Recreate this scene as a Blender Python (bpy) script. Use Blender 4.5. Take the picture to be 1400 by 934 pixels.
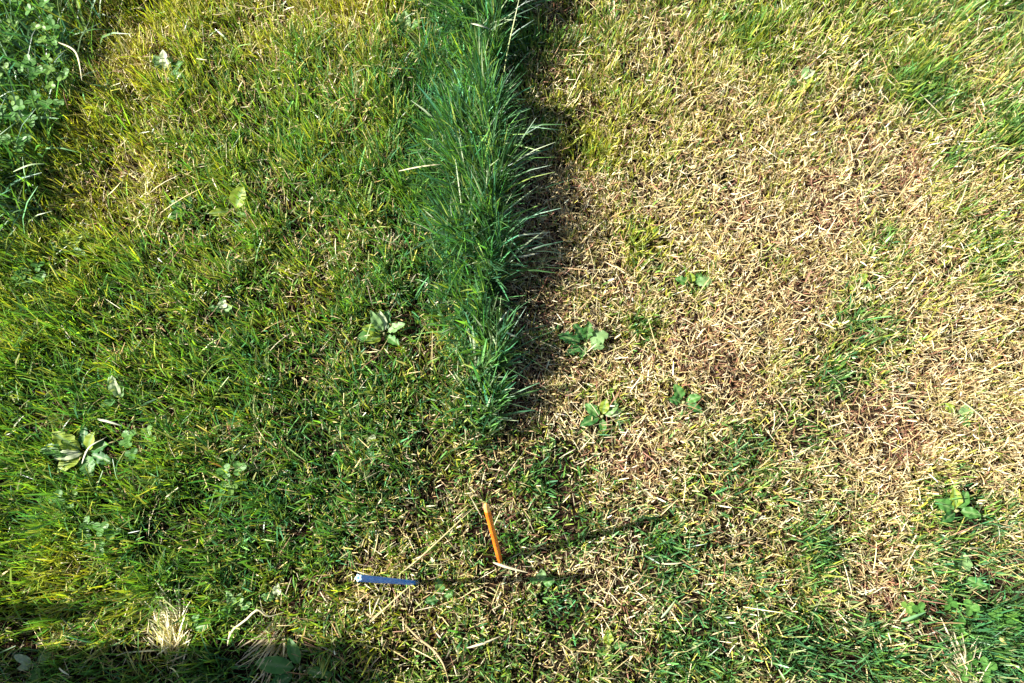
import bpy, math, random
import numpy as np
from mathutils import Vector

random.seed(7)
rng = np.random.default_rng(11)
for o in list(bpy.data.objects):
    bpy.data.objects.remove(o)
SC = bpy.context.scene
COL = SC.collection
R = math.radians

# ------------------------------------------------------------------ camera, sky, sun, exposure
PW, PH, FPX = 1400.0, 934.0, 1011.0          # photograph size and focal length in its pixels
CAM_H = 1.30
TILT = R(18.5)                               # tipped up from straight down
cam_d = bpy.data.cameras.new('camera')
cam_d.sensor_width = 36.0
cam_d.lens = 36.0 * FPX / PW
cam_d.clip_start = 0.02
cam_d.clip_end = 400
cam = bpy.data.objects.new('camera', cam_d)
cam.location = (0, 0, CAM_H)
cam.rotation_euler = (TILT, 0, 0)
COL.objects.link(cam)
SC.camera = cam

SUN_EL, SUN_AZ = R(37), R(1.0)               # light travels towards +x, a touch to +y
to_sun = Vector((-math.cos(SUN_EL) * math.cos(SUN_AZ), -math.cos(SUN_EL) * math.sin(SUN_AZ), math.sin(SUN_EL)))
world = bpy.data.worlds.new('World')
SC.world = world
world.use_nodes = True
wn = world.node_tree
bg = wn.nodes['Background']
sky = wn.nodes.new('ShaderNodeTexSky')
sky.sky_type = 'NISHITA'
sky.sun_disc = False
sky.sun_elevation = SUN_EL
sky.sun_rotation = math.atan2(to_sun.x, to_sun.y)
wn.links.new(sky.outputs[0], bg.inputs[0])
bg.inputs[1].default_value = 0.05
sun_d = bpy.data.lights.new('sun', 'SUN')
sun_d.energy = 5.0
sun_d.angle = R(0.53)
sun_d.color = (1.0, 0.965, 0.90)
sun = bpy.data.objects.new('sun', sun_d)
sun.rotation_euler = to_sun.to_track_quat('Z', 'Y').to_euler()
sun.location = (-3, 0, 3)
COL.objects.link(sun)
SC.view_settings.view_transform = 'Standard'
SC.view_settings.look = 'None'
SC.view_settings.exposure = 2.05
SC.view_settings.gamma = 1.0
SC.render.engine = 'CYCLES'

# ------------------------------------------------------------------ photo pixel <-> place
cT, sT = math.cos(TILT), math.sin(TILT)


def P(u, v, z=0.0):
    """the point of the place at height z that photo pixel (u, v) looks at"""
    a, b = (u - PW / 2) / FPX, (PH / 2 - v) / FPX
    y, zz = sT + b * cT, -cT + b * sT
    s = (z - CAM_H) / zz
    return Vector((a * s, y * s, z))


def to_px(x, y, z=0.0):
    dz = z - CAM_H
    depth = y * sT - dz * cT
    up = y * cT + dz * sT
    return PW / 2 + FPX * x / depth, PH / 2 - FPX * up / depth


# ------------------------------------------------------------------ noise and relief
def vnoise(x, y, scale, seed):
    x = np.asarray(x, float) / scale + seed * 17.31
    y = np.asarray(y, float) / scale + seed * 9.73
    xi, yi = np.floor(x).astype(np.int64), np.floor(y).astype(np.int64)
    fx, fy = x - xi, y - yi
    fx, fy = fx * fx * (3 - 2 * fx), fy * fy * (3 - 2 * fy)

    def h(i, j):
        n = (i * 374761393 + j * 668265263 + seed * 974634777) & 0x7fffffff
        n = ((n ^ (n >> 13)) * 1274126177) & 0x7fffffff
        return ((n ^ (n >> 16)) & 0xffff) / 65535.0
    return (h(xi, yi) * (1 - fx) + h(xi + 1, yi) * fx) * (1 - fy) + (h(xi, yi + 1) * (1 - fx) + h(xi + 1, yi + 1) * fx) * fy


def fbm(x, y, scale, seed, n=3):
    t = 0
    a = 1.0
    s = 0
    for k in range(n):
        t = t + a * vnoise(x, y, scale / 2 ** k, seed + k)
        s += a
        a *= 0.55
    return t / s


def gz(x, y):
    """lie of the ground: gentle humps, deeper wheel-worn dips in the dry plot"""
    return 0.022 * (fbm(x, y, 0.30, 3, 2) - 0.5) + 0.012 * (vnoise(x, y, 0.09, 8) - 0.5)


def gz1(x, y):
    return float(gz(np.array([x]), np.array([y]))[0])


def PG(u, v, dz=0.0):
    p = P(u, v, 0)
    for _ in range(3):
        p = P(u, v, gz1(p.x, p.y) + dz)
    return p


# ------------------------------------------------------------------ survey of the lawn (rows of the plot, read off the photograph)
GV = np.linspace(0, PH, 10)
DRY = np.array([
    [0, 2, 4, 3, 5, 5, 1, 1, 3, 4, 3, 3, 4, 4, 1],
    [0, 2, 5, 2, 2, 2, 0, 2, 4, 5, 5, 5, 4, 5, 3],
    [0, 2, 3, 2, 1, 2, 0, 3, 4, 5, 7, 7, 6, 6, 5],
    [1, 2, 2, 1, 2, 2, 1, 4, 6, 6, 8, 8, 8, 8, 7],
    [1, 1, 1, 2, 3, 2, 1, 4, 6, 6, 8, 8, 6, 7, 8],
    [0, 1, 1, 1, 1, 1, 1, 4, 7, 8, 8, 7, 7, 8, 8],
    [0, 0, 0, 1, 1, 2, 2, 4, 6, 8, 8, 7, 8, 8, 8],
    [1, 0, 1, 2, 1, 3, 4, 5, 5, 6, 5, 6, 6, 5, 5],
    [2, 2, 3, 1, 3, 4, 4, 4, 5, 5, 6, 6, 7, 4, 4],
    [1, 1, 1, 1, 2, 2, 3, 3, 4, 3, 4, 3, 4, 4, 3]], float) / 9
YEL = np.array([
    [3, 5, 8, 7, 8, 8, 2, 2, 6, 6, 6, 6, 6, 5, 2],
    [2, 6, 9, 6, 5, 5, 1, 3, 7, 7, 7, 7, 6, 5, 4],
    [2, 7, 7, 5, 4, 4, 1, 3, 8, 7, 7, 7, 6, 6, 6],
    [4, 7, 6, 4, 4, 4, 1, 2, 7, 7, 7, 6, 6, 7, 7],
    [5, 6, 5, 3, 4, 3, 1, 2, 6, 6, 6, 5, 5, 6, 6],
    [5, 4, 4, 3, 2, 2, 2, 3, 5, 5, 5, 4, 4, 6, 6],
    [4, 3, 3, 3, 2, 2, 2, 3, 3, 4, 4, 4, 4, 5, 5],
    [4, 4, 4, 3, 2, 3, 3, 3, 3, 2, 2, 3, 4, 3, 3],
    [6, 5, 5, 4, 4, 5, 4, 3, 3, 2, 3, 3, 4, 2, 1],
    [3, 3, 3, 3, 3, 4, 3, 3, 3, 2, 2, 2, 3, 2, 1]], float) / 9
HGT = np.array([
    [7, 6, 5, 5, 5, 5.5, 6, 4, 4, 4, 4, 4, 4, 5, 6],
    [6, 5, 5, 5, 5, 5.5, 6, 3, 3.5, 3.5, 3.5, 4, 4, 4, 4],
    [6, 5, 5, 5, 5, 5.5, 5, 3, 3, 3, 3, 3, 3, 3.5, 4],
    [5, 5, 5, 5, 5, 5, 5, 3, 2.8, 2.6, 2.6, 2.6, 2.8, 3, 3],
    [5, 5, 5, 5, 5, 5, 5, 3, 2.5, 2.6, 2.5, 2.6, 3, 3, 3],
    [5, 5, 5, 5, 5, 5, 5, 3, 2.5, 2.5, 2.5, 2.6, 3, 3.2, 3.2],
    [5, 5, 5, 5, 4.5, 4.5, 4, 3, 2.6, 2.5, 2.6, 2.6, 3, 3.2, 3.2],
    [5, 5, 5, 4.5, 4, 3.4, 2.4, 2.1, 2.1, 2.6, 3, 3, 3, 3.6, 3.6],
    [5, 5, 5, 4.5, 4, 3.2, 2.2, 2.0, 2.1, 2.6, 3, 3, 3, 3.8, 4],
    [6, 6, 6, 5, 5, 4.5, 4, 3.5, 3.5, 3.5, 3.5, 3.5, 4, 4, 4]], float) / 100


def sample(grid, u, v):
    gu = np.clip(u / 100.0, 0, 13.999)
    gv = np.clip(v / PH * 9, 0, 8.999)
    i, j = gu.astype(int), gv.astype(int)
    fu, fv = gu - i, gv - j
    return (grid[j, i] * (1 - fu) + grid[j, i + 1] * fu) * (1 - fv) + (grid[j + 1, i] * (1 - fu) + grid[j + 1, i + 1] * fu) * fv


# patches: photo pixel of the patch on the ground, radius in metres, strength
GREEN_SPOTS = [(1000, 645, .07), (880, 455, .04), (930, 552, .035), (1105, 590, .05), (1295, 220, .03), (1022, 50, .04),
               (800, 200, .05), (1255, 130, .06), (1310, 700, .06), (830, 585, .05), (945, 390, .03), (1160, 445, .06),
               (880, 320, .05), (1340, 350, .08), (760, 650, .06), (690, 740, .05), (1110, 760, .05), (900, 760, .07),
               (1080, 880, .08), (960, 870, .07), (1300, 850, .09), (1180, 860, .05), (780, 720, .05), (1140, 520, .05),
               (1060, 360, .04), (1200, 330, .04), (1030, 600, .04), (770, 830, .05), (1390, 180, .06), (1330, 820, .08), (1150, 905, .08)]
BROWN_SPOTS = [(1110, 250, .05), (1180, 200, .04), (860, 620, .06), (1000, 525, .05), (880, 300, .03), (1015, 290, .04),
               (1130, 300, .05), (780, 260, .04), (740, 250, .05), (745, 430, .05), (720, 560, .05), (960, 480, .05),
               (1180, 560, .05), (1230, 600, .05), (1100, 410, .04), (1240, 230, .05), (860, 400, .03), (1200, 820, .05),
               (735, 340, .07), (735, 240, .07), (730, 420, .07), (725, 290, .06), (718, 530, .05), (740, 380, .06), (760, 20, .06), (745, 90, .05), (1250, 830, .04), (730, 500, .05), (1010, 660, .03), (690, 700, .03)]  # the row beside the strip: part sparse ground, part its shadow painted in
GOLD_SPOTS = [(190, 75, .07), (500, 15, .10), (120, 190, .05), (200, 250, .06), (590, 490, .05), (520, 800, .05), (420, 420, .05),
              (790, 195, .05), (150, 290, .06), (100, 780, .05), (430, 800, .03), (900, 330, .05), (870, 210, .06), (560, 500, .04)]


def blobs(lst, x, y):
    t = np.zeros_like(x)
    for u, v, r in lst:
        p = P(u, v)
        d2 = ((x - p.x) ** 2 + (y - p.y) ** 2) / (r * r)
        t = np.maximum(t, np.exp(-d2 * 1.2))
    return t


def survey(x, y):
    u, v = to_px(x, y)
    u = u + 70 * (fbm(x, y, .10, 21) - .5)
    v = v + 70 * (fbm(x, y, .10, 31) - .5)
    d = sample(DRY, u, v) + .55 * (fbm(x, y, .12, 41) - .5)
    yl = .86 * sample(YEL, u, v) + .30 * (fbm(x, y, .06, 51) - .5)
    h = sample(HGT, u, v) * (.72 + .56 * fbm(x, y, .11, 61))
    g, b, o = blobs(GREEN_SPOTS, x, y), blobs(BROWN_SPOTS, x, y), blobs(GOLD_SPOTS, x, y)
    d = d - .62 * g + .25 * b + .12 * o
    yl = yl - .15 * g + .4 * o
    h = h * (1 + .35 * g - .35 * b)
    return np.clip(d, 0, 1), np.clip(yl, 0, 1), h, b


# ------------------------------------------------------------------ materials
def mat(name):
    m = bpy.data.materials.new(name)
    m.use_nodes = True
    nt = m.node_tree
    return m, nt, nt.nodes['Principled BSDF'], nt.nodes['Material Output']


def blade_material(name, transl, rough, spec):
    m, nt, pb, out = mat(name)
    at = nt.nodes.new('ShaderNodeAttribute')
    at.attribute_name = 'Col'
    geo = nt.nodes.new('ShaderNodeNewGeometry')
    nz = nt.nodes.new('ShaderNodeTexNoise')
    nz.inputs['Scale'].default_value = 260
    nz.inputs['Detail'].default_value = 2
    nt.links.new(geo.outputs['Position'], nz.inputs['Vector'])
    rm = nt.nodes.new('ShaderNodeMapRange')
    rm.inputs[3].default_value = .72
    rm.inputs[4].default_value = 1.28
    nt.links.new(nz.outputs[0], rm.inputs[0])
    mx = nt.nodes.new('ShaderNodeMix')
    mx.data_type = 'RGBA'
    mx.blend_type = 'MULTIPLY'
    mx.inputs[0].default_value = 1
    nt.links.new(at.outputs['Color'], mx.inputs[6])
    nt.links.new(rm.outputs[0], mx.inputs[7])
    nt.links.new(mx.outputs[2], pb.inputs['Base Color'])
    pb.inputs['Roughness'].default_value = rough
    pb.inputs['Specular IOR Level'].default_value = spec
    tr = nt.nodes.new('ShaderNodeBsdfTranslucent')
    tc = nt.nodes.new('ShaderNodeMix')
    tc.data_type = 'RGBA'
    tc.blend_type = 'MULTIPLY'
    tc.inputs[0].default_value = 1
    tc.inputs[7].default_value = (1.5, 1.6, .42, 1)
    nt.links.new(mx.outputs[2], tc.inputs[6])
    nt.links.new(tc.outputs[2], tr.inputs[0])
    ms = nt.nodes.new('ShaderNodeMixShader')
    ms.inputs[0].default_value = transl
    nt.links.new(pb.outputs[0], ms.inputs[1])
    nt.links.new(tr.outputs[0], ms.inputs[2])
    nt.links.new(ms.outputs[0], out.inputs[0])
    return m


M_GREEN = blade_material('grass_blade', .33, .40, .55)
M_DRY = blade_material('dry_blade', .22, .6, .3)
M_LEAF = blade_material('weed_leaf', .35, .5, .3)


def soil_material():
    m, nt, pb, out = mat('soil_and_thatch')
    geo = nt.nodes.new('ShaderNodeNewGeometry')
    n1 = nt.nodes.new('ShaderNodeTexNoise')
    n1.inputs['Scale'].default_value = 38
    n1.inputs['Detail'].default_value = 8
    n1.inputs['Roughness'].default_value = .7
    nt.links.new(geo.outputs['Position'], n1.inputs['Vector'])
    cr = nt.nodes.new('ShaderNodeValToRGB')
    e = cr.color_ramp.elements
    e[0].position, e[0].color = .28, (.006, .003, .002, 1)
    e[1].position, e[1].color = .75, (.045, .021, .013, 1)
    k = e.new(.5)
    k.color = (.018, .009, .006, 1)
    nt.links.new(n1.outputs[0], cr.inputs[0])
    n2 = nt.nodes.new('ShaderNodeTexNoise')
    n2.inputs['Scale'].default_value = 4
    n2.inputs['Detail'].default_value = 6
    nt.links.new(geo.outputs['Position'], n2.inputs['Vector'])
    r2 = nt.nodes.new('ShaderNodeMapRange')
    r2.inputs[1].default_value = .42
    r2.inputs[2].default_value = .62
    nt.links.new(n2.outputs[0], r2.inputs[0])
    mx = nt.nodes.new('ShaderNodeMix')
    mx.data_type = 'RGBA'
    mx.blend_type = 'MIX'
    nt.links.new(r2.outputs[0], mx.inputs[0])
    nt.links.new(cr.outputs[0], mx.inputs[6])
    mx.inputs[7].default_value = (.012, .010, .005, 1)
    nt.links.new(mx.outputs[2], pb.inputs['Base Color'])
    pb.inputs['Roughness'].default_value = 1
    pb.inputs['Specular IOR Level'].default_value = .05
    bp = nt.nodes.new('ShaderNodeBump')
    bp.inputs['Strength'].default_value = .8
    bp.inputs['Distance'].default_value = .006
    nt.links.new(n1.outputs[0], bp.inputs['Height'])
    nt.links.new(bp.outputs[0], pb.inputs['Normal'])
    return m


M_SOIL = soil_material()


def plastic(name, col, rough, worn):
    m, nt, pb, out = mat(name)
    tc = nt.nodes.new('ShaderNodeTexCoord')
    nz = nt.nodes.new('ShaderNodeTexNoise')
    nz.inputs['Scale'].default_value = 55
    nz.inputs['Detail'].default_value = 6
    nt.links.new(tc.outputs['Object'], nz.inputs['Vector'])
    cr = nt.nodes.new('ShaderNodeValToRGB')
    cr.color_ramp.elements[0].position = .35
    cr.color_ramp.elements[0].color = (*worn, 1)
    cr.color_ramp.elements[1].position = .55
    cr.color_ramp.elements[1].color = (*col, 1)
    nt.links.new(nz.outputs[0], cr.inputs[0])
    nt.links.new(cr.outputs[0], pb.inputs['Base Color'])
    pb.inputs['Roughness'].default_value = rough
    bp = nt.nodes.new('ShaderNodeBump')
    bp.inputs['Strength'].default_value = .25
    bp.inputs['Distance'].default_value = .0006
    nt.links.new(nz.outputs[0], bp.inputs['Height'])
    nt.links.new(bp.outputs[0], pb.inputs['Normal'])
    return m


M_BLUE = plastic('blue_plastic', (.03, .24, .80), .30, (.022, .17, .64))
M_BLUE_END = plastic('blue_end_glint', (.45, .65, .82), .35, (.30, .50, .72))  # the sun's glint on the cut end, put into its colour
M_ORANGE = plastic('orange_plastic', (.86, .20, .012), .36, (.72, .13, .008))
M_ORANGE_END = plastic('orange_tip_highlight', (.90, .42, .12), .4, (.85, .28, .04))  # paler than the shaft: the highlight on the tip is painted in
M_WOOD = plastic('weathered_wood', (.32, .24, .16), .8, (.20, .14, .09))


# ------------------------------------------------------------------ mesh helpers
def tag(o, label=None, cat=None, group=None, kind=None):
    if label:
        o['label'] = label
    if cat:
        o['category'] = cat
    if group:
        o['group'] = group
    if kind:
        o['kind'] = kind
    return o


def obj(name, me, parent=None, m=None):
    o = bpy.data.objects.new(name, me)
    COL.objects.link(o)
    if m and not me.materials:
        me.materials.append(m)
    if parent:
        o.parent = parent
    return o


def empty(name, loc, rz=0):
    o = bpy.data.objects.new(name, None)
    o.location = loc
    o.rotation_euler = (0, 0, rz)
    o.empty_display_size = .02
    COL.objects.link(o)
    return o


def mesh_np(name, V, Q, C, m):
    """quads from numpy, one colour per vertex"""
    me = bpy.data.meshes.new(name)
    n, f = len(V), len(Q)
    me.vertices.add(n)
    me.vertices.foreach_set('co', np.ascontiguousarray(V, np.float32).ravel())
    me.loops.add(f * 4)
    me.loops.foreach_set('vertex_index', np.ascontiguousarray(Q, np.int32).ravel())
    me.polygons.add(f)
    me.polygons.foreach_set('loop_start', np.arange(0, f * 4, 4, dtype=np.int32))
    me.polygons.foreach_set('use_smooth', np.ones(f, bool))
    a = me.color_attributes.new('Col', 'FLOAT_COLOR', 'POINT')
    ca = np.ones((n, 4), np.float32)
    ca[:, :3] = C
    a.data.foreach_set('color', ca.ravel())
    me.materials.append(m)
    me.update(calc_edges=True)
    me.validate()
    return me


def blades(base, L, W, az, t0, bend, tw, c0, c1, K=3, tipw=.35, midw=1.0, fold=0.0):
    """ribbons of K quads (2K with a folded midrib); every argument one entry per blade"""
    N = len(L)
    ts = np.linspace(0, 1, K + 1)
    wprof = np.interp(ts, [0, .35, .7, 1], [.75, midw, .85, tipw])
    ca, sa = np.cos(az), np.sin(az)
    pos = base.copy()
    rows = []
    cols = []
    across = [-1, 1] if fold == 0 else [-1, 0, 1]
    prev = 0
    for k, t in enumerate(ts):
        if k:
            tm = t0 + bend * (t + prev) / 2
            st = L * (t - prev)
            pos = pos + np.stack([np.sin(tm) * ca * st, np.sin(tm) * sa * st, np.cos(tm) * st], 1)
        prev = t
        th = t0 + bend * t
        d_n = np.stack([np.cos(th) * ca, np.cos(th) * sa, -np.sin(th)], 1)      # ribbon normal
        d_s = np.stack([-sa, ca, np.zeros(N)], 1)
        w = tw * (1 - .5 * t)
        side = d_s * np.cos(w)[:, None] + d_n * np.sin(w)[:, None]
        nrm = -d_s * np.sin(w)[:, None] + d_n * np.cos(w)[:, None]
        hw = (W * wprof[k] / 2)[:, None]
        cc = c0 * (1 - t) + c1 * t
        for s in across:
            rows.append(pos + side * hw * s + (nrm * hw * fold if s == 0 else 0))
            cols.append(cc * (1.12 if (fold and s == 0) else 1))
    A = len(across)
    S = len(rows)
    V = np.stack(rows, 1).reshape(-1, 3)
    C = np.stack(cols, 1).reshape(-1, 3)
    q = []
    for k in range(K):
        for a in range(A - 1):
            q.append([k * A + a, k * A + a + 1, (k + 1) * A + a + 1, (k + 1) * A + a])
    Q = (np.arange(N)[:, None, None] * S + np.array(q)[None]).reshape(-1, 4)
    return V, Q, C


def join(parts):
    V, Q, C, n = [], [], [], 0
    for v, q, c in parts:
        V.append(v)
        Q.append(q + n)
        C.append(c)
        n += len(v)
    return np.concatenate(V), np.concatenate(Q), np.concatenate(C)


def lerp3(a, b, t):
    return np.array(a)[None] * (1 - t)[:, None] + np.array(b)[None] * t[:, None]


# ------------------------------------------------------------------ ground
def build_ground():
    inner = np.linspace(-1.8, 1.8, 121)
    outer = 1.8 * np.power(1.32, np.arange(1, 18))
    xs = np.concatenate([-outer[::-1], inner, outer])
    ys = xs + .5
    X, Y = np.meshgrid(xs, ys)
    Z = gz(X, Y)
    nx, ny = len(xs), len(ys)
    V = np.stack([X, Y, Z], 2).reshape(-1, 3)
    i = np.arange(nx * ny).reshape(ny, nx)
    Q = np.stack([i[:-1, :-1], i[:-1, 1:], i[1:, 1:], i[1:, :-1]], 2).reshape(-1, 4)
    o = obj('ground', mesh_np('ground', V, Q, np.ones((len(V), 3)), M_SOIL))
    tag(o, 'brown soil and thatch showing between the grass blades', 'ground', kind='structure')


build_ground()

# ------------------------------------------------------------------ the grass
CLEAR = [(236, 866, .028), (822, 575, .02), (172, 552, .02), (650, 400, .02), (556, 58, .02), (60, 906, .02), (1300, 700, .02), (1306, 788, .02),
         (530, 455, .035), (812, 466, .035), (950, 390, .022), (936, 552, .02), (325, 290, .02), (236, 104, .03), (130, 620, .04),
         (400, 905, .035), (1096, 112, .02), (290, 270, .02), ]


def clear_factor(x, y):
    return 1 - .60 * blobs([(u, v, r) for u, v, r in CLEAR], x, y)


X0, X1, Y0, Y1 = -1.42, 1.42, -.42, 1.62       # dense lawn

# uncut strip between the plots: right edge, left edge, height along it
SV = [-140, -20, 60, 110, 180, 260, 340, 420, 500, 570, 640]
S_R = [712, 706, 694, 674, 682, 690, 684, 682, 680, 674, 650]
S_L = [555, 568, 580, 588, 586, 584, 590, 598, 608, 622, 640]
S_H = [.14, .14, .13, .105, .125, .14, .13, .12, .11, .09, .045]


def strip_weight(x, y):
    u, v = to_px(x, y)
    r = np.interp(v, SV, S_R) + 46 * (fbm(x, y, .07, 77) - .5)
    l = np.interp(v, SV, S_L) + 50 * (fbm(x, y, .06, 78) - .5)
    inside = np.clip((r - u) / 8, 0, 1) * np.clip((u - l) / 75, 0, 1)
    inside = inside * (v < 640)
    return inside, np.interp(v, SV, S_H)


def patch_weight(x, y):
    """rough uncut growth outside the plot's far corners"""
    u, v = to_px(x, y)
    e = np.interp(v, [-300, 0, 60, 130, 200, 260, 330, 380], [260, 158, 146, 138, 92, 76, 62, 0]) + 22 * (fbm(x, y, .07, 79) - .5)
    a = np.clip((e - u) / 14, 0, 1) * (v < 395)
    e2 = np.interp(v, [-200, 0, 40, 80], [1300, 1368, 1378, 1420]) + 14 * (fbm(x, y, .05, 80) - .5)
    b = np.clip((u - e2) / 14, 0, 1) * (v < 90)
    return np.maximum(a, b)


def lawn(N, box, clump_share=.6, wscale=1.0, lscale=1.0):
    x0, x1, y0, y1 = box
    area = (x1 - x0) * (y1 - y0)
    nc = int(area * 620)
    cx, cy = rng.uniform(x0, x1, nc), rng.uniform(y0, y1, nc)
    n1 = int(N * clump_share)
    ci = rng.integers(0, nc, n1)
    off = rng.normal(0, .015, (n1, 2))
    x = np.concatenate([cx[ci] + off[:, 0], rng.uniform(x0, x1, N - n1)])
    y = np.concatenate([cy[ci] + off[:, 1], rng.uniform(y0, y1, N - n1)])
    oaz = np.concatenate([np.arctan2(off[:, 1], off[:, 0]), rng.uniform(-np.pi, np.pi, N - n1)])
    ch = rng.uniform(.55, 1.4, nc)
    cyl = rng.normal(0, .14, nc)
    hmul = np.concatenate([ch[ci], rng.uniform(.7, 1.15, N - n1)])
    yadd = np.concatenate([cyl[ci], rng.normal(0, .12, N - n1)])
    return x, y, oaz, hmul, yadd


def green_colours(yl):
    N = len(yl)
    yl = np.clip(yl + rng.normal(0, .19, N), 0, 1)
    a, b, c = np.array([.036, .140, .052]), np.array([.105, .215, .030]), np.array([.33, .32, .030])
    col = np.where((yl < .5)[:, None], a + (b - a) * (yl * 2)[:, None], b + (c - b) * ((yl - .5) * 2)[:, None])
    col = col * np.exp(rng.normal(-.05, .38, N))[:, None]
    return col


def dry_colours(n, brown):
    t = rng.random(n)
    pale, straw, tan, red = (.60, .51, .33), (.52, .41, .19), (.38, .25, .12), (.22, .10, .06)
    col = np.where((t < .34)[:, None], np.array(pale), np.where((t < .82)[:, None], np.array(straw), np.array(tan)))
    rb = rng.random(n) < (.06 + .34 * brown)
    col = np.where(rb[:, None], np.array(red), col)
    return np.clip(col * np.exp(rng.normal(-.08, .30, n))[:, None], 0, .85)


def build_lawn():
    # ---- upright living blades and dead blades, by the survey
    x, y, oaz, hm, ya = lawn(310000, (X0, X1, Y0, Y1))
    d, yl, h, br = survey(x, y)
    cf = clear_factor(x, y)
    N = len(x)
    dry = rng.random(N) < (d ** 1.15)
    # thinner stand in the dead plot
    keep = (rng.random(N) < np.where(dry, 1.0, 1.0) * (1 - .25 * br)) & (rng.random(N) < .25 + .75 * cf)
    keep &= rng.random(N) < .50 + 1.0 * fbm(x, y, .035, 66, 2)
    sw, _ = strip_weight(x, y)
    keep &= rng.random(N) > .45 * sw
    x, y, oaz, hm, ya, d, yl, h, br, dry, cf = [q[keep] for q in (x, y, oaz, hm, ya, d, yl, h, br, dry, cf)]
    N = len(x)
    z = gz(x, y) - .002
    base = np.stack([x, y, z], 1)
    g = ~dry
    # living
    def pick(k):
        return [q[k] for q in (base, oaz, hm, ya, yl, h, cf, d)]
    b_, oz_, hm_, ya_, yl_, h_, cf_, d_ = pick(g)
    n = len(b_)
    L = h_ * hm_ * rng.uniform(.7, 1.35, n) * cf_ * .95
    W = rng.gamma(9, .0021 / 9, n) * (.8 + .4 * rng.random(n))
    az = np.where(rng.random(n) < .55, oz_ + rng.normal(0, .6, n), rng.uniform(-np.pi, np.pi, n))
    t0 = np.abs(rng.normal(.12, .19, n))
    bend = np.abs(rng.normal(.28, .38, n))
    bend = np.where(rng.random(n) < .10, bend + 1.0, bend)
    c1 = green_colours(yl_ + ya_)
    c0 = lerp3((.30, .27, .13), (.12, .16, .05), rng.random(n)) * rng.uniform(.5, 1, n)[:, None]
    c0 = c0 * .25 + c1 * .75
    tip = rng.random(n) < .12 + .4 * d_                    # mower-bruised, straw coloured ends
    c1 = np.where(tip[:, None], c1 * .45 + np.array([.42, .35, .16]) * .55, c1)
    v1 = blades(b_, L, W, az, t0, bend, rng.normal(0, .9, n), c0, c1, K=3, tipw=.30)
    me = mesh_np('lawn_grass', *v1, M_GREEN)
    tag(obj('lawn_grass', me), 'short mown green lawn grass with yellowish tips', 'grass', kind='stuff')
    # dead standing stubble
    k = dry
    b_, oz_, hm_, ya_, yl_, h_, cf_, d_ = pick(k)
    n = len(b_)
    L = h_ * hm_ * rng.uniform(.6, 1.3, n) * cf_ * .85
    W = rng.gamma(9, .0018 / 9, n)
    az = np.where(rng.random(n) < .4, oz_ + rng.normal(0, .8, n), rng.uniform(-np.pi, np.pi, n))
    t0 = np.abs(rng.normal(.26, .32, n))
    bend = np.abs(rng.normal(.3, .5, n))
    c1 = dry_colours(n, br[k])
    yg = (rng.random(n) < .12 + .40 * (1 - d_))[:, None]
    c1 = np.where(yg, np.array([.42, .40, .07]) * rng.uniform(.7, 1.2, n)[:, None], c1)
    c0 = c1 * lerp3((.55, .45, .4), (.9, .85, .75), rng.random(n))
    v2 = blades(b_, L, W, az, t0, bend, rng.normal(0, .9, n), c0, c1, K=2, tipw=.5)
    # fallen clippings and thatch, lying criss-cross at all heights in the stand
    n = 230000
    x, y = rng.uniform(X0, X1, n), rng.uniform(Y0, Y1, n)
    d, yl, h, br = survey(x, y)
    sw, _ = strip_weight(x, y)
    keep = rng.random(n) < (.06 + .62 * d + .22 * (h < .026)) * (1 - .85 * sw) * (1 + .7 * br)
    x, y, d, h, br = [q[keep] for q in (x, y, d, h, br)]
    n = len(x)
    z = gz(x, y) + h * rng.uniform(.05, .75, n) * np.where(d < .35, rng.uniform(.2, 1.1, n), 1)
    L = rng.gamma(4, .0135 / 4, n)
    W = rng.gamma(8, .0015 / 8, n)
    c = dry_colours(n, br)
    v3 = blades(np.stack([x, y, z], 1), L, W, rng.uniform(-np.pi, np.pi, n), rng.normal(1.15, .38, n), rng.normal(.2, .7, n),
                rng.normal(0, .7, n), c * .85, c, K=2, tipw=.35)
    # long fine fibres matted through the dead plot
    n = 60000
    x, y = rng.uniform(X0, X1, n), rng.uniform(Y0, Y1, n)
    d, yl, h, br = survey(x, y)
    sw, _ = strip_weight(x, y)
    k = rng.random(n) < np.clip(d * 1.1 - .05, 0, 1) * (1 - .8 * sw)
    x, y, h, br = x[k], y[k], h[k], br[k]
    n = len(x)
    c = dry_colours(n, br + .3)
    v4 = blades(np.stack([x, y, gz(x, y) + h * rng.uniform(.05, .8, n)], 1), rng.gamma(5, .030 / 5, n), rng.gamma(8, .0010 / 8, n),
                rng.uniform(-np.pi, np.pi, n), rng.normal(1.2, .3, n), rng.normal(.4, .8, n), rng.normal(0, .7, n), c * .9, c, K=3, tipw=.3)
    # crumbs and rotted bits on the soil
    n = 110000
    x, y = rng.uniform(X0, X1, n), rng.uniform(Y0, Y1, n)
    c = lerp3((.05, .028, .016), (.26, .17, .08), rng.random(n) ** 1.6)
    v5 = blades(np.stack([x, y, gz(x, y) + rng.uniform(0, .006, n)], 1), rng.gamma(4, .008 / 4, n), rng.gamma(6, .0015 / 6, n),
                rng.uniform(-np.pi, np.pi, n), rng.normal(1.35, .35, n), rng.normal(.1, .5, n), rng.normal(0, .8, n), c, c, K=1, tipw=.6)
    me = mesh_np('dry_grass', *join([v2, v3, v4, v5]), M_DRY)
    tag(obj('dry_grass', me), 'straw coloured dead grass and mown clippings', 'dry grass', kind='stuff')


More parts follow.
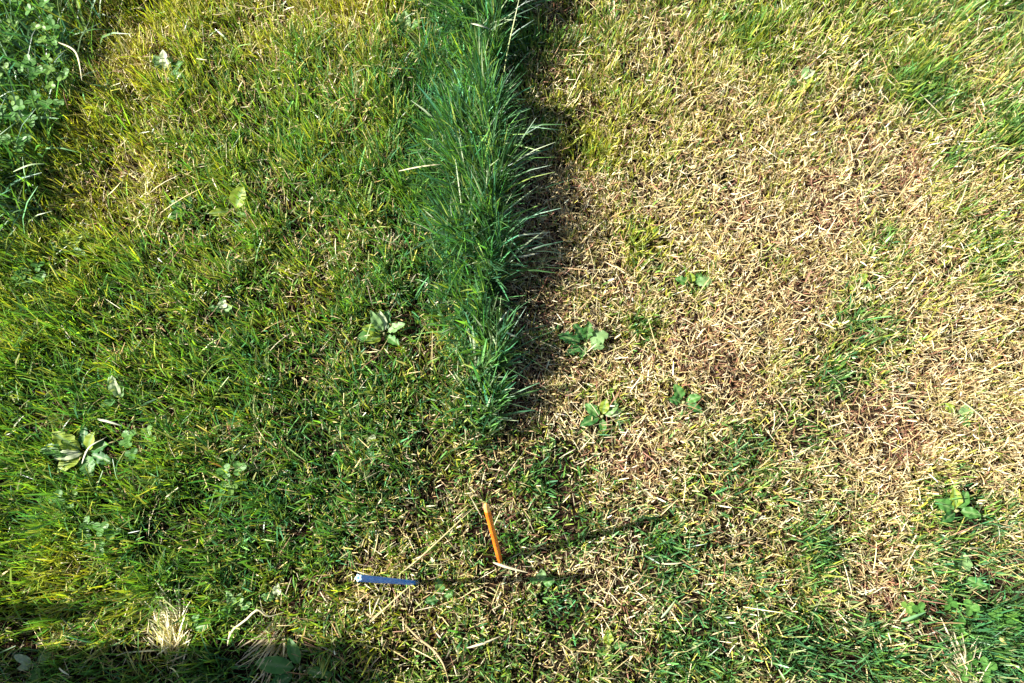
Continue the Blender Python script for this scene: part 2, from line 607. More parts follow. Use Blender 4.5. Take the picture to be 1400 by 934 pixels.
def build_tall():
    parts = []
    # strip
    n = 84000
    x, y = rng.uniform(-.32, .14, n), rng.uniform(.2, 1.75, n)
    w, hh = strip_weight(x, y)
    k = rng.random(n) < w ** .8
    x, y, hh = x[k], y[k], (.045 + (hh - .045) * np.clip(w * 1.25, 0, 1) ** .8)[k]
    n = len(x)
    cl = fbm(x, y, .05, 90)
    u, v = to_px(x, y)
    edge = np.clip((np.interp(v, SV, S_R) - u) / 30, 0, 1)     # 0 at the right-hand edge
    L = hh * rng.uniform(.45, 1.2, n) * (.75 + .6 * cl)
    W = rng.gamma(7, .0030 / 7, n)
    az = np.where(rng.random(n) < .7, 9 * fbm(x, y, .045, 95, 2) + rng.normal(0, .7, n), rng.uniform(-np.pi, np.pi, n))
    t0 = np.abs(rng.normal(.18, .24, n))
    bend = np.abs(rng.normal(.55, .5, n))
    near = edge < .7
    bend = np.where(near, bend * .5, bend)
    t0 = np.where(near, t0 * .5, t0)
    L = np.where(near, L * 1.12, L)
    right = (edge < .6) & (rng.random(n) < .07)                # flopping over into the dead plot
    az = np.where(right, rng.normal(.35, .5, n), az)
    bend = np.where(right, rng.uniform(.7, 1.5, n), bend)
    t0 = np.where(right, rng.uniform(.15, .6, n), t0)
    c1 = green_colours(np.clip(.14 + .35 * (fbm(x, y, .06, 91) - .4) + rng.normal(0, .08, n), 0, 1)) * np.exp(rng.normal(-.12, .4, n))[:, None] * np.array([.85, .92, 1.25])
    pale = rng.random(n) < .08
    c1 = np.where(pale[:, None], np.array([.34, .40, .24]), c1)
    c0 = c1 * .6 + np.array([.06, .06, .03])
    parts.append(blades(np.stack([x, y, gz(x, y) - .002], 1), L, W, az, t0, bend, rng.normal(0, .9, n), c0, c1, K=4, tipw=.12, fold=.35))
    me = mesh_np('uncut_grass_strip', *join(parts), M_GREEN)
    tag(obj('uncut_grass_strip', me), 'strip of tall blue-green uncut grass between the green and dry plots', 'tall grass', kind='stuff')
    # rough corners
    n = 70000
    x, y = rng.uniform(-1.6, 1.6, n), rng.uniform(.3, 1.75, n)
    w = patch_weight(x, y)
    k = rng.random(n) < w * .42
    x, y = x[k], y[k]
    n = len(x)
    cl = fbm(x, y, .06, 92)
    L = rng.uniform(.07, .17, n) * (.55 + .9 * cl)
    L = np.where(x > 0, L * .75, L)
    W = rng.gamma(9, .0038 / 9, n)
    c1 = green_colours(np.clip(.10 + .6 * (fbm(x, y, .05, 93) - .35) + rng.normal(0, .1, n), 0, 1)) * np.exp(rng.normal(-.15, .4, n))[:, None] * np.array([.9, .92, 1.2])
    c0 = c1 * .6 + np.array([.05, .05, .03])
    v = blades(np.stack([x, y, gz(x, y) - .002], 1), L, W, rng.uniform(-np.pi, np.pi, n), np.abs(rng.normal(.2, .2, n)),
               np.abs(rng.normal(.8, .6, n)), rng.normal(0, .9, n), c0, c1, K=4, tipw=.12, fold=.35)
    me = mesh_np('rough_grass', *v, M_GREEN)
    tag(obj('rough_grass', me), 'rough tall green grass growing at the far corners of the plots', 'tall grass', kind='stuff')


def build_far():
    """the lawn goes on around the plots"""
    n = 90000
    x, y = rng.uniform(-4.5, 4.5, n), rng.uniform(-3.5, 5.5, n)
    k = (x < X0 + .02) | (x > X1 - .02) | (y < Y0 + .02) | (y > Y1 - .02)
    x, y = x[k], y[k]
    n = len(x)
    d, yl, h, br = survey(x, y)
    d = np.clip(.25 + .9 * (fbm(x, y, .5, 101) - .35) + .25 * (d - .4), 0, 1)
    L = rng.uniform(.04, .09, n)
    W = rng.uniform(.006, .011, n)
    dry = rng.random(n) < d * .6
    c = np.where(dry[:, None], dry_colours(n, br * 0), green_colours(yl * .7))
    v = blades(np.stack([x, y, gz(x, y) - .003], 1), L, W, rng.uniform(-np.pi, np.pi, n), np.abs(rng.normal(.5, .4, n)),
               np.abs(rng.normal(.5, .4, n)), rng.normal(0, .8, n), c * .7, c, K=2, tipw=.2)
    tag(obj('surrounding_lawn', mesh_np('surrounding_lawn', *v, M_GREEN)), 'lawn of mixed green and yellow grass around the plots',
        'grass', kind='stuff')


build_lawn()
build_tall()
build_far()


# ------------------------------------------------------------------ stakes
def loft(name, rings, m, cap0=True, cap1=True, smooth=True):
    V = [p for r in rings for p in r]
    n = len(rings[0])
    F = []
    for i in range(len(rings) - 1):
        for k in range(n):
            k2 = (k + 1) % n
            F.append((i * n + k, i * n + k2, (i + 1) * n + k2, (i + 1) * n + k))
    if cap0:
        F.append(tuple(range(n - 1, -1, -1)))
    if cap1:
        b = (len(rings) - 1) * n
        F.append(tuple(range(b, b + n)))
    me = bpy.data.meshes.new(name)
    me.from_pydata([tuple(v) for v in V], [], F)
    me.materials.append(m)
    if smooth:
        for p in me.polygons:
            p.use_smooth = len(p.vertices) == 4
    me.update()
    return me


def profile(kind, r, n=24):
    pts = []
    for k in range(n):
        a = 2 * math.pi * k / n
        if kind == 'ribbed':            # fluted tube: six rounded ribs
            q = r * (.82 + .18 * math.cos(5 * a + .6))
        elif kind == 'hex':             # six flats with eased corners
            b = (a + math.pi / 6) % (math.pi / 3) - math.pi / 6
            q = r * .90 / math.cos(b)
            q = min(q, r * .985)
        else:
            q = r
        pts.append((q * math.cos(a), q * math.sin(a)))
    return pts


def ring(prof, s, z, shear=0.0):
    return [Vector((x * s, y * s, z + shear * x)) for x, y in prof]


def stake(name, base, top, prof_kind, r, m, m_end, label, style):
    axis = (top - base)
    Ln = axis.length
    root = empty(name, base)
    root.rotation_mode = 'QUATERNION'
    root.rotation_quaternion = axis.to_track_quat('Z', 'Y')
    pr = profile(prof_kind, r)
    if style == 'tube':
        rings = [ring(pr, .12, -.09), ring(pr, .6, -.055), ring(pr, .74, -.03)]
        rings += [ring(pr, .78 + .22 * t / Ln, t) for t in np.linspace(0, Ln - .003, 8)]
        obj('shaft', loft('shaft', rings, m, True, False), root)
        ec = [ring(pr, 1.0, Ln - .003), ring(pr, 1.03, Ln - .0022), ring(pr, 1.03, Ln - .0006), ring(pr, .92, Ln), ring(pr, .52, Ln), ring(pr, .5, Ln - .006)]
        obj('cut_end', loft('cut_end', ec, m_end, False, True), root)
    else:
        rings = [ring(pr, .10, -.08), ring(pr, .62, -.04), ring(pr, .86, 0), ring(pr, .97, .03)]
        rings += [ring(pr, 1, t) for t in np.linspace(.06, Ln - .022, 6)]
        obj('shaft', loft('shaft', rings, m, True, False), root)
        ec = [ring(pr, 1.0, Ln - .022), ring(pr, .93, Ln - .013), ring(pr, .74, Ln - .006), ring(pr, .45, Ln - .001), ring(pr, .12, Ln)]
        obj('tip', loft('tip', ec, m_end, False, True), root)
    tag(root, label, 'stake')
    return root


bb = PG(569, 797)
stake('marker_stake', bb, P(490, 790, .275), 'ribbed', .0052, M_BLUE, M_BLUE_END,
      'blue ribbed plastic marker stake standing upright in the short grass', 'tube')
ob = PG(684, 768)
stake('marker_stake', ob, P(664, 689, .245), 'hex', .0049, M_ORANGE, M_ORANGE_END,
      'orange plastic marker stake with a rounded tip standing at the plot corner', 'peg')


def square_post(name, x, y, w, d, h, rz, label, chamf):
    root = empty(name, (x, y, gz1(x, y)), rz)
    def sq(s, z):
        c = .86
        pts = [(-1, -c), (-c, -1), (c, -1), (1, -c), (1, c), (c, 1), (-c, 1), (-1, c)]
        return [Vector((px * w / 2 * s, py * d / 2 * s, z)) for px, py in pts]
    obj('shaft', loft('shaft', [sq(1, -.12), sq(1, h * .4), sq(1.01, h * .7), sq(1, h - chamf)], M_WOOD, True, False, False), root)
    obj('top', loft('top', [sq(1.0, h - chamf), sq(.8, h - chamf * .3), sq(.55, h)], M_WOOD, False, True, False), root)
    tag(root, label, 'post')


# two posts outside the picture to the sun's side: their shadows lie across the grass
tipA = PG(555, 912)
xa = -1.34
square_post('wooden_post', xa, tipA.y - (tipA.x - xa) * math.tan(SUN_AZ), .09, .080, (tipA.x - xa) * math.tan(SUN_EL), 0,
            'thick weathered wooden post whose shadow falls over the grass', .03)
tipB = PG(190, 834)
xb = -1.12
square_post('wooden_peg', xb, tipB.y - (tipB.x - xb) * math.tan(SUN_AZ), 0.026, .026, (tipB.x - xb) * math.tan(SUN_EL), 0,
            'thin square wooden peg whose narrow shadow falls over the grass', .01)


# ------------------------------------------------------------------ broad leaves and weeds
def leaf_mesh(name, length, width, col, rib, lobes=0, depth=.0, curl=.5, foldv=.25, tipy=.35, petiole=.25, rnd=0, rise=0.0):
    """leaf lying along +x, base at the origin; petiole, blade with lobed or plain margin, raised midrib, arching down"""
    rr = random.Random(rnd)
    nt, na = 22, 7
    V, C, Q = [], [], []
    for i in range(nt + 1):
        t = i / nt
        if t < petiole:
            hw = .035
        else:
            s = (t - petiole) / (1 - petiole)
            hw = .06 + math.sin(math.pi * min(1, s ** (.5 + tipy))) ** .75
            if lobes:
                ph = (s * lobes) % 1
                hw *= 1 - depth * (ph ** 1.5) * (1 if s < .8 else .4)
            hw *= 1 + .03 * rr.uniform(-1, 1)
            if i == nt:
                hw = .03
        ang = rise - curl * t
        px = length * (math.sin(curl * t) / curl if abs(curl) > 1e-3 else t)
        pz = length * (math.sin(rise) * t - (1 - math.cos(curl * t)) / max(curl, 1e-3) * .9)
        for a in range(na):
            s_ = (a / (na - 1)) * 2 - 1
            yy = s_ * hw * width / 2
            zz = abs(s_) * hw * width / 2 * foldv + .0016 * math.sin(t * 19 + s_ * 2.2 + rnd) * abs(s_)
            V.append((px, yy, pz + zz - (.0010 if abs(s_) < .1 else 0)))
            f = .9 + .2 * rr.random()
            cc = rib if abs(s_) < .1 else tuple(c * f for c in col)
            C.append(cc)
    for i in range(nt):
        for a in range(na - 1):
            Q.append((i * na + a, i * na + a + 1, (i + 1) * na + a + 1, (i + 1) * na + a))
    return mesh_np(name, np.array(V), np.array(Q), np.array(C), M_LEAF)


G_DK, G_MD, G_PL, G_YL, G_WH = (.030, .11, .022), (.06, .16, .03), (.15, .25, .09), (.19, .25, .025), (.36, .40, .24)
RIB = (.15, .24, .08)


def rosette(name, u, v, leaves, label, cat='weed', group=None, lift=.0):
    """leaves: (image angle in degrees anticlockwise from right, length m, width m, colour, tilt up deg, lobes, depth)"""
    p = PG(u, v)
    root = empty(name, (p.x, p.y, p.z))
    neck = .006 + .30 * float(sample(HGT, np.array([float(u)]), np.array([float(v)]))[0]) + lift
    for i, (ang, ln, wd, col, up, lob, dep) in enumerate(leaves):
        me = leaf_mesh('leaf', ln, wd, col, RIB if col != G_WH else (.42, .44, .28), lob, dep, curl=random.uniform(.5, .95), rnd=i + int(u),
                       petiole=.18 if lob else .12, foldv=random.uniform(.15, .4))
        lf = obj('leaf', me, root)
        lf.rotation_euler = (random.uniform(-.25, .25), -R(up), R(ang))
        lf.location = (.003 * math.cos(R(ang)), .003 * math.sin(R(ang)), neck)
        k_ = random.uniform(.72, .92)
        lf.scale = (k_, k_, k_)
    # crown the leaves spring from
    rings = []
    for z, r in ((-.008, .002), (0, .0045), (neck * .7, .004), (neck + .006, .0015)):
        rings.append([Vector((r * math.cos(k * math.pi / 4), r * math.sin(k * math.pi / 4), z)) for k in range(8)])
    cm = loft('crown', rings, M_CROWN)
    obj('crown', cm, root)
    tag(root, label, cat, group)
    return root


M_CROWN = plastic('leaf_crown', (.20, .22, .08), .6, (.14, .12, .05))

D_ = 'dandelion'
rosette('broadleaf_weed', 528, 462, [(100, .060, .026, G_WH, 55, 0, 0), (128, .062, .020, G_PL, 60, 0, 0), (20, .062, .026, G_PL, 42, 3, .5),
        (195, .062, .034, G_MD, 28, 0, 0), (168, .052, .024, G_YL, 40, 0, 0), (75, .058, .024, G_DK, 50, 3, .5), (215, .042, .022, G_YL, 35, 0, 0),
        (-40, .048, .022, G_MD, 30, 3, .5)], 'rosette weed with a pale upright leaf beside yellowish grass in the green lawn')
rosette('dandelion_weed', 800, 474, [(28, .058, .042, G_PL, 30, 4, .5), (-12, .040, .026, G_PL, 35, 3, .5), (120, .05, .024, G_DK, 40, 4, .6),
        (165, .06, .028, G_DK, 28, 5, .6), (205, .058, .030, G_DK, 22, 5, .6), (250, .035, .02, G_MD, 30, 4, .6), (80, .05, .024, G_MD, 45, 4, .6)],
        'dandelion rosette with pale lobed leaf right of the tall grass strip')
rosette('dandelion_weed', 944, 394, [(12, .046, .028, G_PL, 28, 4, .55), (50, .030, .02, G_MD, 30, 3, .5), (165, .04, .02, G_MD, 35, 3, .5), (100, .03, .018, G_YL, 45, 0, 0)],
        'small dandelion with one pale green lobed leaf amid straw grass')
rosette('broadleaf_weed', 932, 553, [(-30, .045, .02, G_DK, 25, 0, 0), (20, .035, .018, G_MD, 35, 0, 0), (120, .04, .02, G_MD, 40, 0, 0), (170, .03, .016, G_DK, 30, 0, 0)],
        'small dark green leafy weed in the bare straw patch')
rosette('broadleaf_weed', 822, 572, [(40, .045, .022, G_PL, 35, 0, 0), (15, .05, .016, G_WH, 22, 0, 0), (80, .04, .02, G_YL, 50, 0, 0), (150, .045, .022, G_MD, 30, 0, 0),
        (200, .05, .02, G_DK, 25, 0, 0), (270, .04, .018, G_MD, 25, 0, 0)], 'pale and dark leaved weed at the edge of the straw patch')
rosette('folded_leaf_weed', 326, 296, [(60, .06, .034, G_YL, 50, 0, 0), (200, .055, .02, G_YL, 35, 0, 0), (-30, .045, .02, G_MD, 30, 0, 0), (190, .03, .018, G_YL, 25, 0, 0)],
        'yellow-green folded leaf weed standing in the mown green lawn')
rosette('broadleaf_weed', 236, 112, [(95, .055, .024, G_WH, 60, 3, .4), (70, .05, .022, G_PL, 55, 3, .4), (200, .06, .03, G_DK, 25, 3, .3), (235, .05, .026, G_DK, 25, 0, 0),  # near-white leaves carry the rosette's white highlights in their colour
        (30, .055, .028, G_MD, 40, 3, .4), (-20, .05, .024, G_MD, 30, 0, 0), (130, .05, .024, G_PL, 50, 3, .4), (275, .035, .018, G_WH, 40, 0, 0)],
        'broad leaved rosette with upright leaf coloured white as its highlight in the yellowish far lawn')
rosette('broadleaf_weed', 128, 622, [(150, .075, .032, G_YL, 35, 3, .4), (175, .085, .03, G_MD, 25, 3, .4), (190, .06, .024, G_WH, 35, 0, 0), (60, .06, .028, G_YL, 50, 0, 0),
        (20, .05, .026, G_DK, 30, 3, .4), (215, .06, .03, G_YL, 30, 0, 0), (100, .06, .026, G_DK, 40, 3, .4), (-20, .06, .024, G_DK, 25, 3, .4), (-70, .05, .03, G_MD, 25, 0, 0)],
        'large leafy weed with yellow-green leaves and one white leaf in the lush lawn')
rosette('broadleaf_weed', 172, 552, [(85, .06, .018, G_WH, 65, 0, 0), (110, .055, .016, G_PL, 60, 0, 0), (60, .05, .016, G_PL, 60, 0, 0), (200, .04, .018, G_MD, 35, 0, 0)],
        'narrow pale whitish upright leaves just above the large leafy weed')
rosette('broadleaf_weed', 650, 402, [(150, .04, .024, G_YL, 45, 2, .4), (60, .04, .024, G_YL, 50, 2, .4), (-20, .04, .02, G_PL, 40, 0, 0), (210, .04, .018, G_MD, 40, 0, 0)],
        'yellow-green notched leaf rising over the tall grass strip', lift=.0)
rosette('broadleaf_weed', 556, 58, [(85, .06, .03, G_PL, 55, 0, 0), (160, .06, .03, G_DK, 35, 0, 0), (30, .05, .025, G_MD, 45, 0, 0), (120, .05, .026, G_MD, 50, 0, 0)],
        'round leaved weed with one pale leaf left of the tall grass strip')
rosette('broadleaf_weed', 1090, 118, [(35, .045, .018, G_WH, 25, 0, 0), (60, .045, .016, G_PL, 35, 0, 0), (-15, .035, .016, G_YL, 25, 3, .4), (200, .04, .02, G_MD, 25, 3, .4), (-80, .035, .018, G_YL, 25, 0, 0)],
        'small weed with white shiny leaf in the far dry plot')
rosette('dock_weed', 415, 912, [(170, .085, .030, G_MD, 25, 0, 0), (110, .06, .022, G_MD, 30, 0, 0), (215, .075, .026, G_DK, 22, 3, .3), (-10, .06, .018, G_MD, 25, 3, .3)],
        'broad dark dock leaves lying in the shadow of the post')
rosette('broadleaf_weed', 60, 906, [(30, .04, .016, G_PL, 30, 0, 0), (150, .045, .016, G_WH, 45, 0, 0), (200, .03, .014, G_WH, 60, 0, 0), (-60, .035, .02, G_MD, 30, 0, 0)],
        'pale whitish leaves at the upper edge of the post shadow')
rosette('broadleaf_weed', 502, 612, [(40, .035, .015, G_WH, 35, 0, 0), (150, .03, .014, G_MD, 35, 0, 0), (10, .03, .014, G_YL, 35, 0, 0), (-60, .04, .016, G_DK, 25, 0, 0)],
        'little weed with a glossy white leaf tip in the dark green lawn')
rosette('plantain_weed', 1300, 700, [(60, .05, .026, G_MD, 35, 0, 0), (-10, .045, .024, G_MD, 35, 0, 0), (160, .045, .022, G_MD, 30, 0, 0), (100, .05, .024, G_YL, 40, 0, 0), (210, .05, .02, G_DK, 25, 0, 0)],
        'plantain with upright green leaves among long combed straw')
rosette('plantain_weed', 1306, 788, [(80, .048, .030, G_PL, 35, 0, 0), (150, .045, .02, G_MD, 30, 0, 0), (-30, .05, .02, G_MD, 25, 0, 0)],
        'plantain with single large oval pale leaf below the combed straw')
rosette('broadleaf_weed', 1300, 570, [(20, .035, .022, G_PL, 25, 0, 0), (140, .03, .016, G_YL, 30, 0, 0), (-50, .03, .016, G_MD, 25, 0, 0)],
        'tiny pale leaf lying alone in the combed straw')
rosette('broadleaf_weed', 1170, 395, [(60, .035, .018, G_YL, 30, 3, .5), (-10, .035, .018, G_MD, 30, 3, .5), (130, .03, .016, G_YL, 30, 3, .5), (200, .03, .015, G_YL, 30, 0, 0)],
        'yellowish small rosette in the middle of the dry plot')
rosette('broadleaf_weed', 605, 818, [(100, .038, .02, G_MD, 35, 3, .4), (30, .03, .016, G_MD, 30, 0, 0), (190, .03, .016, G_DK, 30, 0, 0)],
        'small green notched leaf just below the blue stake')
rosette('broadleaf_weed', 738, 800, [(80, .026, .018, G_PL, 35, 0, 0), (20, .03, .016, G_MD, 30, 0, 0), (150, .026, .014, G_MD, 30, 0, 0)],
        'little round pale leaf under the shadow of the blue stake')
rosette('broadleaf_weed', 832, 884, [(100, .034, .02, G_YL, 35, 0, 0), (10, .03, .015, G_MD, 25, 0, 0), (210, .03, .015, G_MD, 25, 0, 0)],
        'single yellow-green leaf below the blue stake shadow in mixed grass')
rosette('broadleaf_weed', 270, 860, [(130, .03, .02, G_YL, 40, 0, 0), (20, .035, .018, G_MD, 35, 0, 0), (70, .035, .018, G_MD, 40, 0, 0)],
        'yellow oval leaf beside the bleached straw tuft')
rosette('broadleaf_weed', 330, 832, [(120, .04, .018, G_PL, 50, 0, 0), (70, .035, .02, G_PL, 45, 0, 0), (20, .035, .018, G_MD, 35, 0, 0), (200, .035, .018, G_MD, 35, 0, 0)],
        'bluish pale leaved weed between the two straw tufts')
rosette('broadleaf_weed', 384, 818, [(90, .03, .018, G_WH, 45, 0, 0), (170, .03, .016, G_MD, 35, 0, 0)], 'tiny white triangular leaf above the smaller straw tuft')
rosette('broadleaf_weed', 104, 350, [(40, .05, .022, G_YL, 40, 0, 0), (170, .05, .02, G_MD, 35, 0, 0), (100, .05, .018, G_YL, 50, 0, 0), (-20, .05, .02, G_PL, 35, 0, 0)],
        'yellow tipped weed beside the rough tall grass edge')
rosette('broadleaf_weed', 265, 296, [(160, .05, .024, G_DK, 30, 0, 0), (210, .05, .022, G_MD, 25, 0, 0), (90, .04, .02, G_DK, 40, 0, 0)],
        'dark leaved low weed left of the yellow-green folded leaf')
rosette('broadleaf_weed', 310, 432, [(80, .028, .020, G_WH, 50, 0, 0), (160, .032, .016, G_MD, 35, 0, 0), (20, .03, .014, G_PL, 40, 0, 0)],
        'round cream leaf catching sun in the middle of the green lawn')


# clover
def leaflet_mesh(sz, col, rnd):
    rr = random.Random(rnd)
    V, C, Q = [], [], []
    nr, na = 4, 14
    for i in range(nr + 1):
        f = i / nr
        for a in range(na):
            th = 2 * math.pi * a / na
            rad = f * sz * (1 - .16 * math.exp(-(min(th, 2 * math.pi - th) / .28) ** 2))
            x = sz * .98 + rad * math.cos(th)
            y = rad * .86 * math.sin(th)
            V.append((x, y, .22 * abs(y) - .10 * x * x / sz * .3))
            k = 1.0 + (.5 if i == 2 and abs(th - math.pi) < 2.2 else 0)
            w = rr.uniform(.85, 1.15)
            C.append((col[0] * k * w, col[1] * (1 + (k - 1) * .6) * w, col[2] * k * w))
    for i in range(nr):
        for a in range(na):
            b = (a + 1) % na
            Q.append((i * na + a, i * na + b, (i + 1) * na + b, (i + 1) * na + a))
    return mesh_np('leaflet', np.array(V), np.array(Q), np.array(C), M_LEAF)


CLV = [leaflet_mesh(.0078, (.05, .14, .022), 1), leaflet_mesh(.0088, (.07, .17, .03), 2), leaflet_mesh(.0070, (.10, .19, .03), 3)]


def tube_mesh(name, pts, r0, r1, m, n=6):
    rings = []
    for i, p in enumerate(pts):
        a = pts[min(i + 1, len(pts) - 1)] - pts[max(i - 1, 0)]
        q = a.to_track_quat('Z', 'Y')
        r = r0 + (r1 - r0) * i / (len(pts) - 1)
        rings.append([p + q @ Vector((r * math.cos(2 * math.pi * k / n), r * math.sin(2 * math.pi * k / n), 0)) for k in range(n)])
    return loft(name, rings, m)


M_STALK = plastic('clover_stalk', (.16, .24, .06), .5, (.11, .19, .05))


def clover(u, v, heads, label, hh=(.022, .04), k_=.85):
    p = PG(u, v)
    root = empty('clover_plant', p)
    for i in range(heads):
        a = 2.4 * i + random.uniform(-.4, .4)
        r = random.uniform(.006, .028)
        h = random.uniform(*hh)
        top = Vector((r * math.cos(a), r * math.sin(a), h))
        obj('leaf_stalk', tube_mesh('leaf_stalk', [Vector((0, 0, -.003)), Vector((top.x * .35, top.y * .35, h * .55)), top], .0008, .0006, M_STALK), root)
        rot = random.uniform(0, 6.28)
        me = random.choice(CLV)
        for k in range(3):
            lf = obj('leaflet', me, root)
            lf.location = top
            lf.scale = (k_, k_, k_)
            lf.rotation_euler = (random.uniform(-.3, .3), -random.uniform(-.1, .45), rot + k * 2.094)
    tag(root, label, 'clover')


clover(1296, 838, 4, 'clover with round leaves beside the broad green blade in the dry plot')
clover(1360, 852, 4, 'clover with large round leaves next to a curled yellow leaf')
clover(1326, 915, 5, 'clover beside the pale straw tuft at the dry plot corner')
clover(1382, 905, 4, 'clover behind the straw tuft where the grass is deep green')
clover(1394, 838, 4, 'clover in dark shade beyond the curled yellow leaf')
clover(1232, 834, 3, 'clover touching the bare brown hollow in the dry plot', (.02, .035))
clover(70, 128, 6, 'clover with whitish sunlit leaves in the rough grass', (.06, .10))
clover(84, 172, 6, 'clover at the edge between rough grass and yellow lawn', (.04, .08))
clover(30, 140, 6, 'clover deep inside the rough tall grass', (.06, .10))
clover(40, 80, 6, 'clover above the whitish clover in the rough grass', (.07, .11))
clover(50, 220, 5, 'clover low in the rough grass below the whitish clover', (.05, .08))
clover(55, 385, 5, 'clover near where the rough grass ends and the lawn begins', (.03, .05))
clover(330, 660, 5, 'clover in the lush lower lawn among dark blades', (.026, .044))
clover(100, 690, 6, 'clover just below the large leafy weed', (.026, .044))
clover(150, 730, 5, 'clover in lush lawn between large leafy weed and straw tuft', (.026, .044))
clover(200, 610, 5, 'clover beside the dark leaves of the large leafy weed', (.026, .044))


for i, (u, v, lab) in enumerate([
        (16, 40, 'clover in the rough grass above the other clovers'), (96, 92, 'clover facing the golden dry spot of lawn'),
        (20, 190, 'clover among dark blades of the rough grass'), (64, 190, 'clover just below the edge clover of the rough grass'),
        (104, 140, 'outermost clover of the rough grass towards the mown lawn'), (10, 265, 'clover low down near the end of the rough grass'),
        (50, 30, 'clover under the tallest rough grass'), (90, 48, 'clover below the pale bent stalk')]):
    clover(u, v, 7, lab, (.06, .11))


# curled leaves and fallen stems
def ribbon(name, pts, width, col, m, fold=.3):
    """a fallen blade: pointed, lightly folded ribbon with thickness"""
    K = 12
    P_ = []
    for i in range(K + 1):
        t = i / K * (len(pts) - 1)
        j = min(int(t), len(pts) - 2)
        f = t - j
        p0, p1, p2, p3 = pts[max(j - 1, 0)], pts[j], pts[j + 1], pts[min(j + 2, len(pts) - 1)]
        P_.append(.5 * ((2 * p1) + (p2 - p0) * f + (2 * p0 - 5 * p1 + 4 * p2 - p3) * f * f + (3 * p1 - p0 - 3 * p2 + p3) * f ** 3))
    V, C, Q = [], [], []
    for i, p in enumerate(P_):
        a = (P_[min(i + 1, K)] - P_[max(i - 1, 0)]).normalized()
        s = a.cross(Vector((0, 0, 1))).normalized()
        up = s.cross(a)
        w = width / 2 * (min(1, .35 + 3 * (i / K)) * min(1, .12 + 2.2 * (1 - i / K)))
        for dx, dz in ((-1, fold), (0, 0), (1, fold), (0, -.25)):
            V.append(p + s * w * dx + up * w * dz)
            k = random.uniform(.85, 1.12)
            C.append([c * k for c in col])
    for i in range(K):
        for a in range(4):
            b = (a + 1) % 4
            Q.append((i * 4 + a, i * 4 + b, (i + 1) * 4 + b, (i + 1) * 4 + a))
    return mesh_np(name, np.array([tuple(v) for v in V]), np.array(Q), np.array(C), m)


STRAW, PALE, TAN, GRN, WHT = (.46, .38, .18), (.52, .46, .28), (.36, .27, .13), (.10, .24, .09), (.40, .41, .28)


def fallen(name, pix, hs, width, col, label, m=None, cat=None):
    pts = []
    for (u, v), h in zip(pix, hs):
        q = PG(u, v, h)
        pts.append(q)
    o0 = pts[0].copy()
    me = ribbon(name, [q - o0 for q in pts], width * .72, col, m or M_DRY)
    o = obj(name, me)
    o.location = o0
    tag(o, label, cat or 'straw')


fallen('fallen_straw', [(674, 769), (695, 776), (722, 783)], [.032, .036, .03], .006, PALE, 'pale flat straw blade lying at the foot of the orange stake')
fallen('fallen_straw', [(545, 786), (575, 762), (615, 725), (652, 690)], [.034, .04, .04, .034], .0035, STRAW, 'long thin straw stem leaning diagonally between the two stakes')
fallen('fallen_straw', [(562, 800), (545, 815), (520, 838), (505, 852)], [.03, .034, .034, .028], .0036, STRAW, 'straw stem crossing under the blue stake base')
fallen('fallen_straw', [(545, 234), (575, 228), (608, 224)], [.06, .075, .08], .004, PALE, 'straight pale straw stem lying on the tall grass strip')
fallen('root_runner', [(552, 852), (572, 872), (592, 888), (606, 908), (614, 934)], [.03, .032, .03, .03, .026], .0055, TAN, 'tan creeping runner root past the post shadow tip', cat='root')
fallen('root_runner', [(311, 883), (316, 864), (336, 848), (352, 834), (366, 843), (388, 837)], [.03, .045, .05, .055, .045, .035], .005, PALE,
       'curved pale runner beside the smaller straw tuft', cat='root')
fallen('white_blade', [(133, 573), (150, 577), (166, 582)], [.05, .055, .05], .006, WHT, 'short white dead blade above the large leafy weed', cat='grass blade')
fallen('white_blade', [(112, 634), (122, 612), (142, 600)], [.05, .06, .055], .0045, WHT, 'thin curved whitish blade arching over the large leafy weed', cat='grass blade')
fallen('fallen_straw', [(1258, 128), (1278, 148), (1296, 166)], [.035, .035, .025], .0035, PALE, 'pale thin straw stem lying in the far dry plot')
fallen('fallen_straw', [(1312, 546), (1340, 568), (1372, 602)], [.032, .035, .03], .004, PALE, 'long pale straw stem slanting across the combed straw')
fallen('fallen_straw', [(1070, 390), (1105, 405), (1135, 402)], [.026, .03, .024], .003, STRAW, 'bent straw stem lying near the yellowish small rosette')
fallen('green_blade', [(1232, 850), (1248, 844), (1266, 837)], [.035, .04, .038], .0075, (.16, .32, .13), 'short broad green blade lying near the clover', M_GREEN, 'grass blade')
fallen('green_blade', [(904, 845), (914, 834), (924, 820)], [.03, .034, .036], .006, (.28, .36, .18), 'pale green flat blade lying below the orange stake shadow', M_GREEN, 'grass blade')
fallen('fallen_straw', [(638, 886), (660, 880), (684, 870)], [.032, .034, .03], .005, PALE, 'light straw blade beside the tan creeping runner')
fallen('fallen_straw', [(904, 771), (920, 771), (935, 769)], [.03, .032, .03], .0035, PALE, 'short straight straw beyond the tip of the blue stake shadow')
fallen('white_blade', [(702, 352), (718, 350), (738, 346)], [.06, .065, .06], .006, WHT, 'white dead blade poking from the strip over dark ground', cat='grass blade')
fallen('white_blade', [(690, 330), (712, 322), (752, 318)], [.07, .075, .05], .005, (.66, .68, .44), 'long pale blade arching from the strip towards the dry plot', cat='grass blade')
fallen('white_blade', [(678, 300), (702, 280), (736, 254)], [.075, .085, .07], .0045, (.42, .50, .28), 'long greenish blade arching up from the strip', M_GREEN, 'grass blade')
fallen('white_blade', [(672, 452), (684, 438), (695, 424)], [.06, .07, .065], .005, (.56, .60, .40), 'stiff pale blade slanting from the lower strip', cat='grass blade')
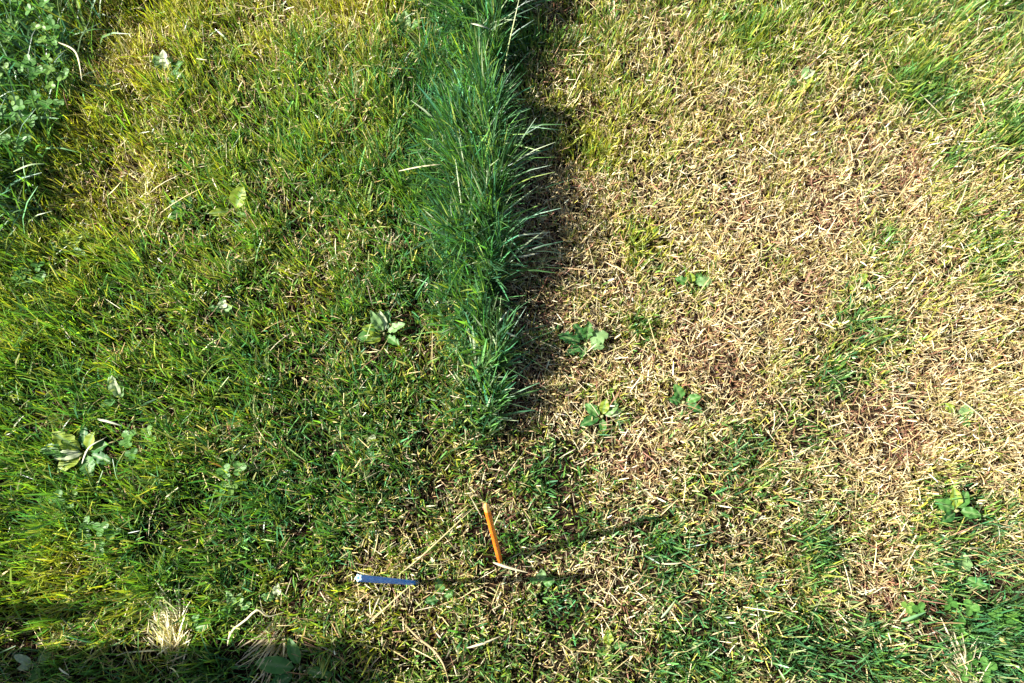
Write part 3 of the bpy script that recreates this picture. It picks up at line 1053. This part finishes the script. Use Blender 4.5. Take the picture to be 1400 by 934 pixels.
fallen('white_blade', [(682, 450), (695, 456), (709, 462)], [.06, .055, .045], .005, (.60, .62, .42), 'pale blade drooping from the lower strip over shadow', cat='grass blade')
fallen('white_blade', [(644, 32), (656, 35), (670, 40)], [.12, .13, .12], .007, WHT, 'whitish broad blade tip on top of the tall strip', cat='grass blade')
fallen('seed_stalk', [(686, 120), (694, 70), (704, 25), (714, -20)], [.02, .09, .14, .17], .0032, (.40, .44, .20), 'tall thin seed stalk rising from the strip', M_GREEN, 'grass stalk')
fallen('fallen_straw', [(1366, 868), (1370, 873), (1376, 880)], [.03, .036, .03], .014, (.62, .52, .16), 'curled yellow dead leaf lying between the clovers', cat='leaf')
fallen('fallen_straw', [(80, 58), (104, 72), (112, 110)], [.10, .12, .09], .005, PALE, 'pale bent stalk hanging over the whitish clover', cat='grass stalk')
fallen('fallen_straw', [(18, 235), (40, 226), (62, 224)], [.09, .10, .09], .005, (.36, .46, .24), 'arched light green stalk over the rough grass edge', M_GREEN, 'grass stalk')


def straw_tuft(u, v, n, az_deg, spread, length, tilt, label, col=(.74, .66, .46), sd=1):
    r = np.random.default_rng(sd)
    p = PG(u, v)
    b = r.normal(0, .010, (n, 3)) * np.array([.8, 1.8, 1])
    b[:, 2] = -.002
    L = r.uniform(.55, 1.15, n) * length
    az = R(az_deg) + r.normal(0, spread, n)
    c = np.array(col)[None] * r.uniform(.75, 1.15, n)[:, None]
    vqc = blades(b, L, r.gamma(9, .0023 / 9, n), az, np.abs(r.normal(tilt, .22, n)), r.normal(.25, .35, n), r.normal(0, .9, n), c * .9, c, K=4, tipw=.25, fold=.3)
    o = obj('straw_tuft', mesh_np('straw_tuft', *vqc, M_DRY))
    o.location = p
    tag(o, label, 'straw tuft')


straw_tuft(238, 878, 150, 102, .55, .066, .90, 'bleached dense straw tuft standing at the edge of the post shadow', sd=3)
straw_tuft(388, 858, 60, 235, .4, .085, .95, 'smaller straw tuft with thin roots trailing into the post shadow', (.45, .36, .23), sd=4)
straw_tuft(1322, 928, 90, 125, .45, .07, .8, 'pale straw tuft beside the clovers', (.55, .47, .31), sd=5)
straw_tuft(200, 262, 50, 70, .9, .05, .5, 'sparse pale straw tuft in the yellow-green lawn', (.5, .46, .28), sd=6)
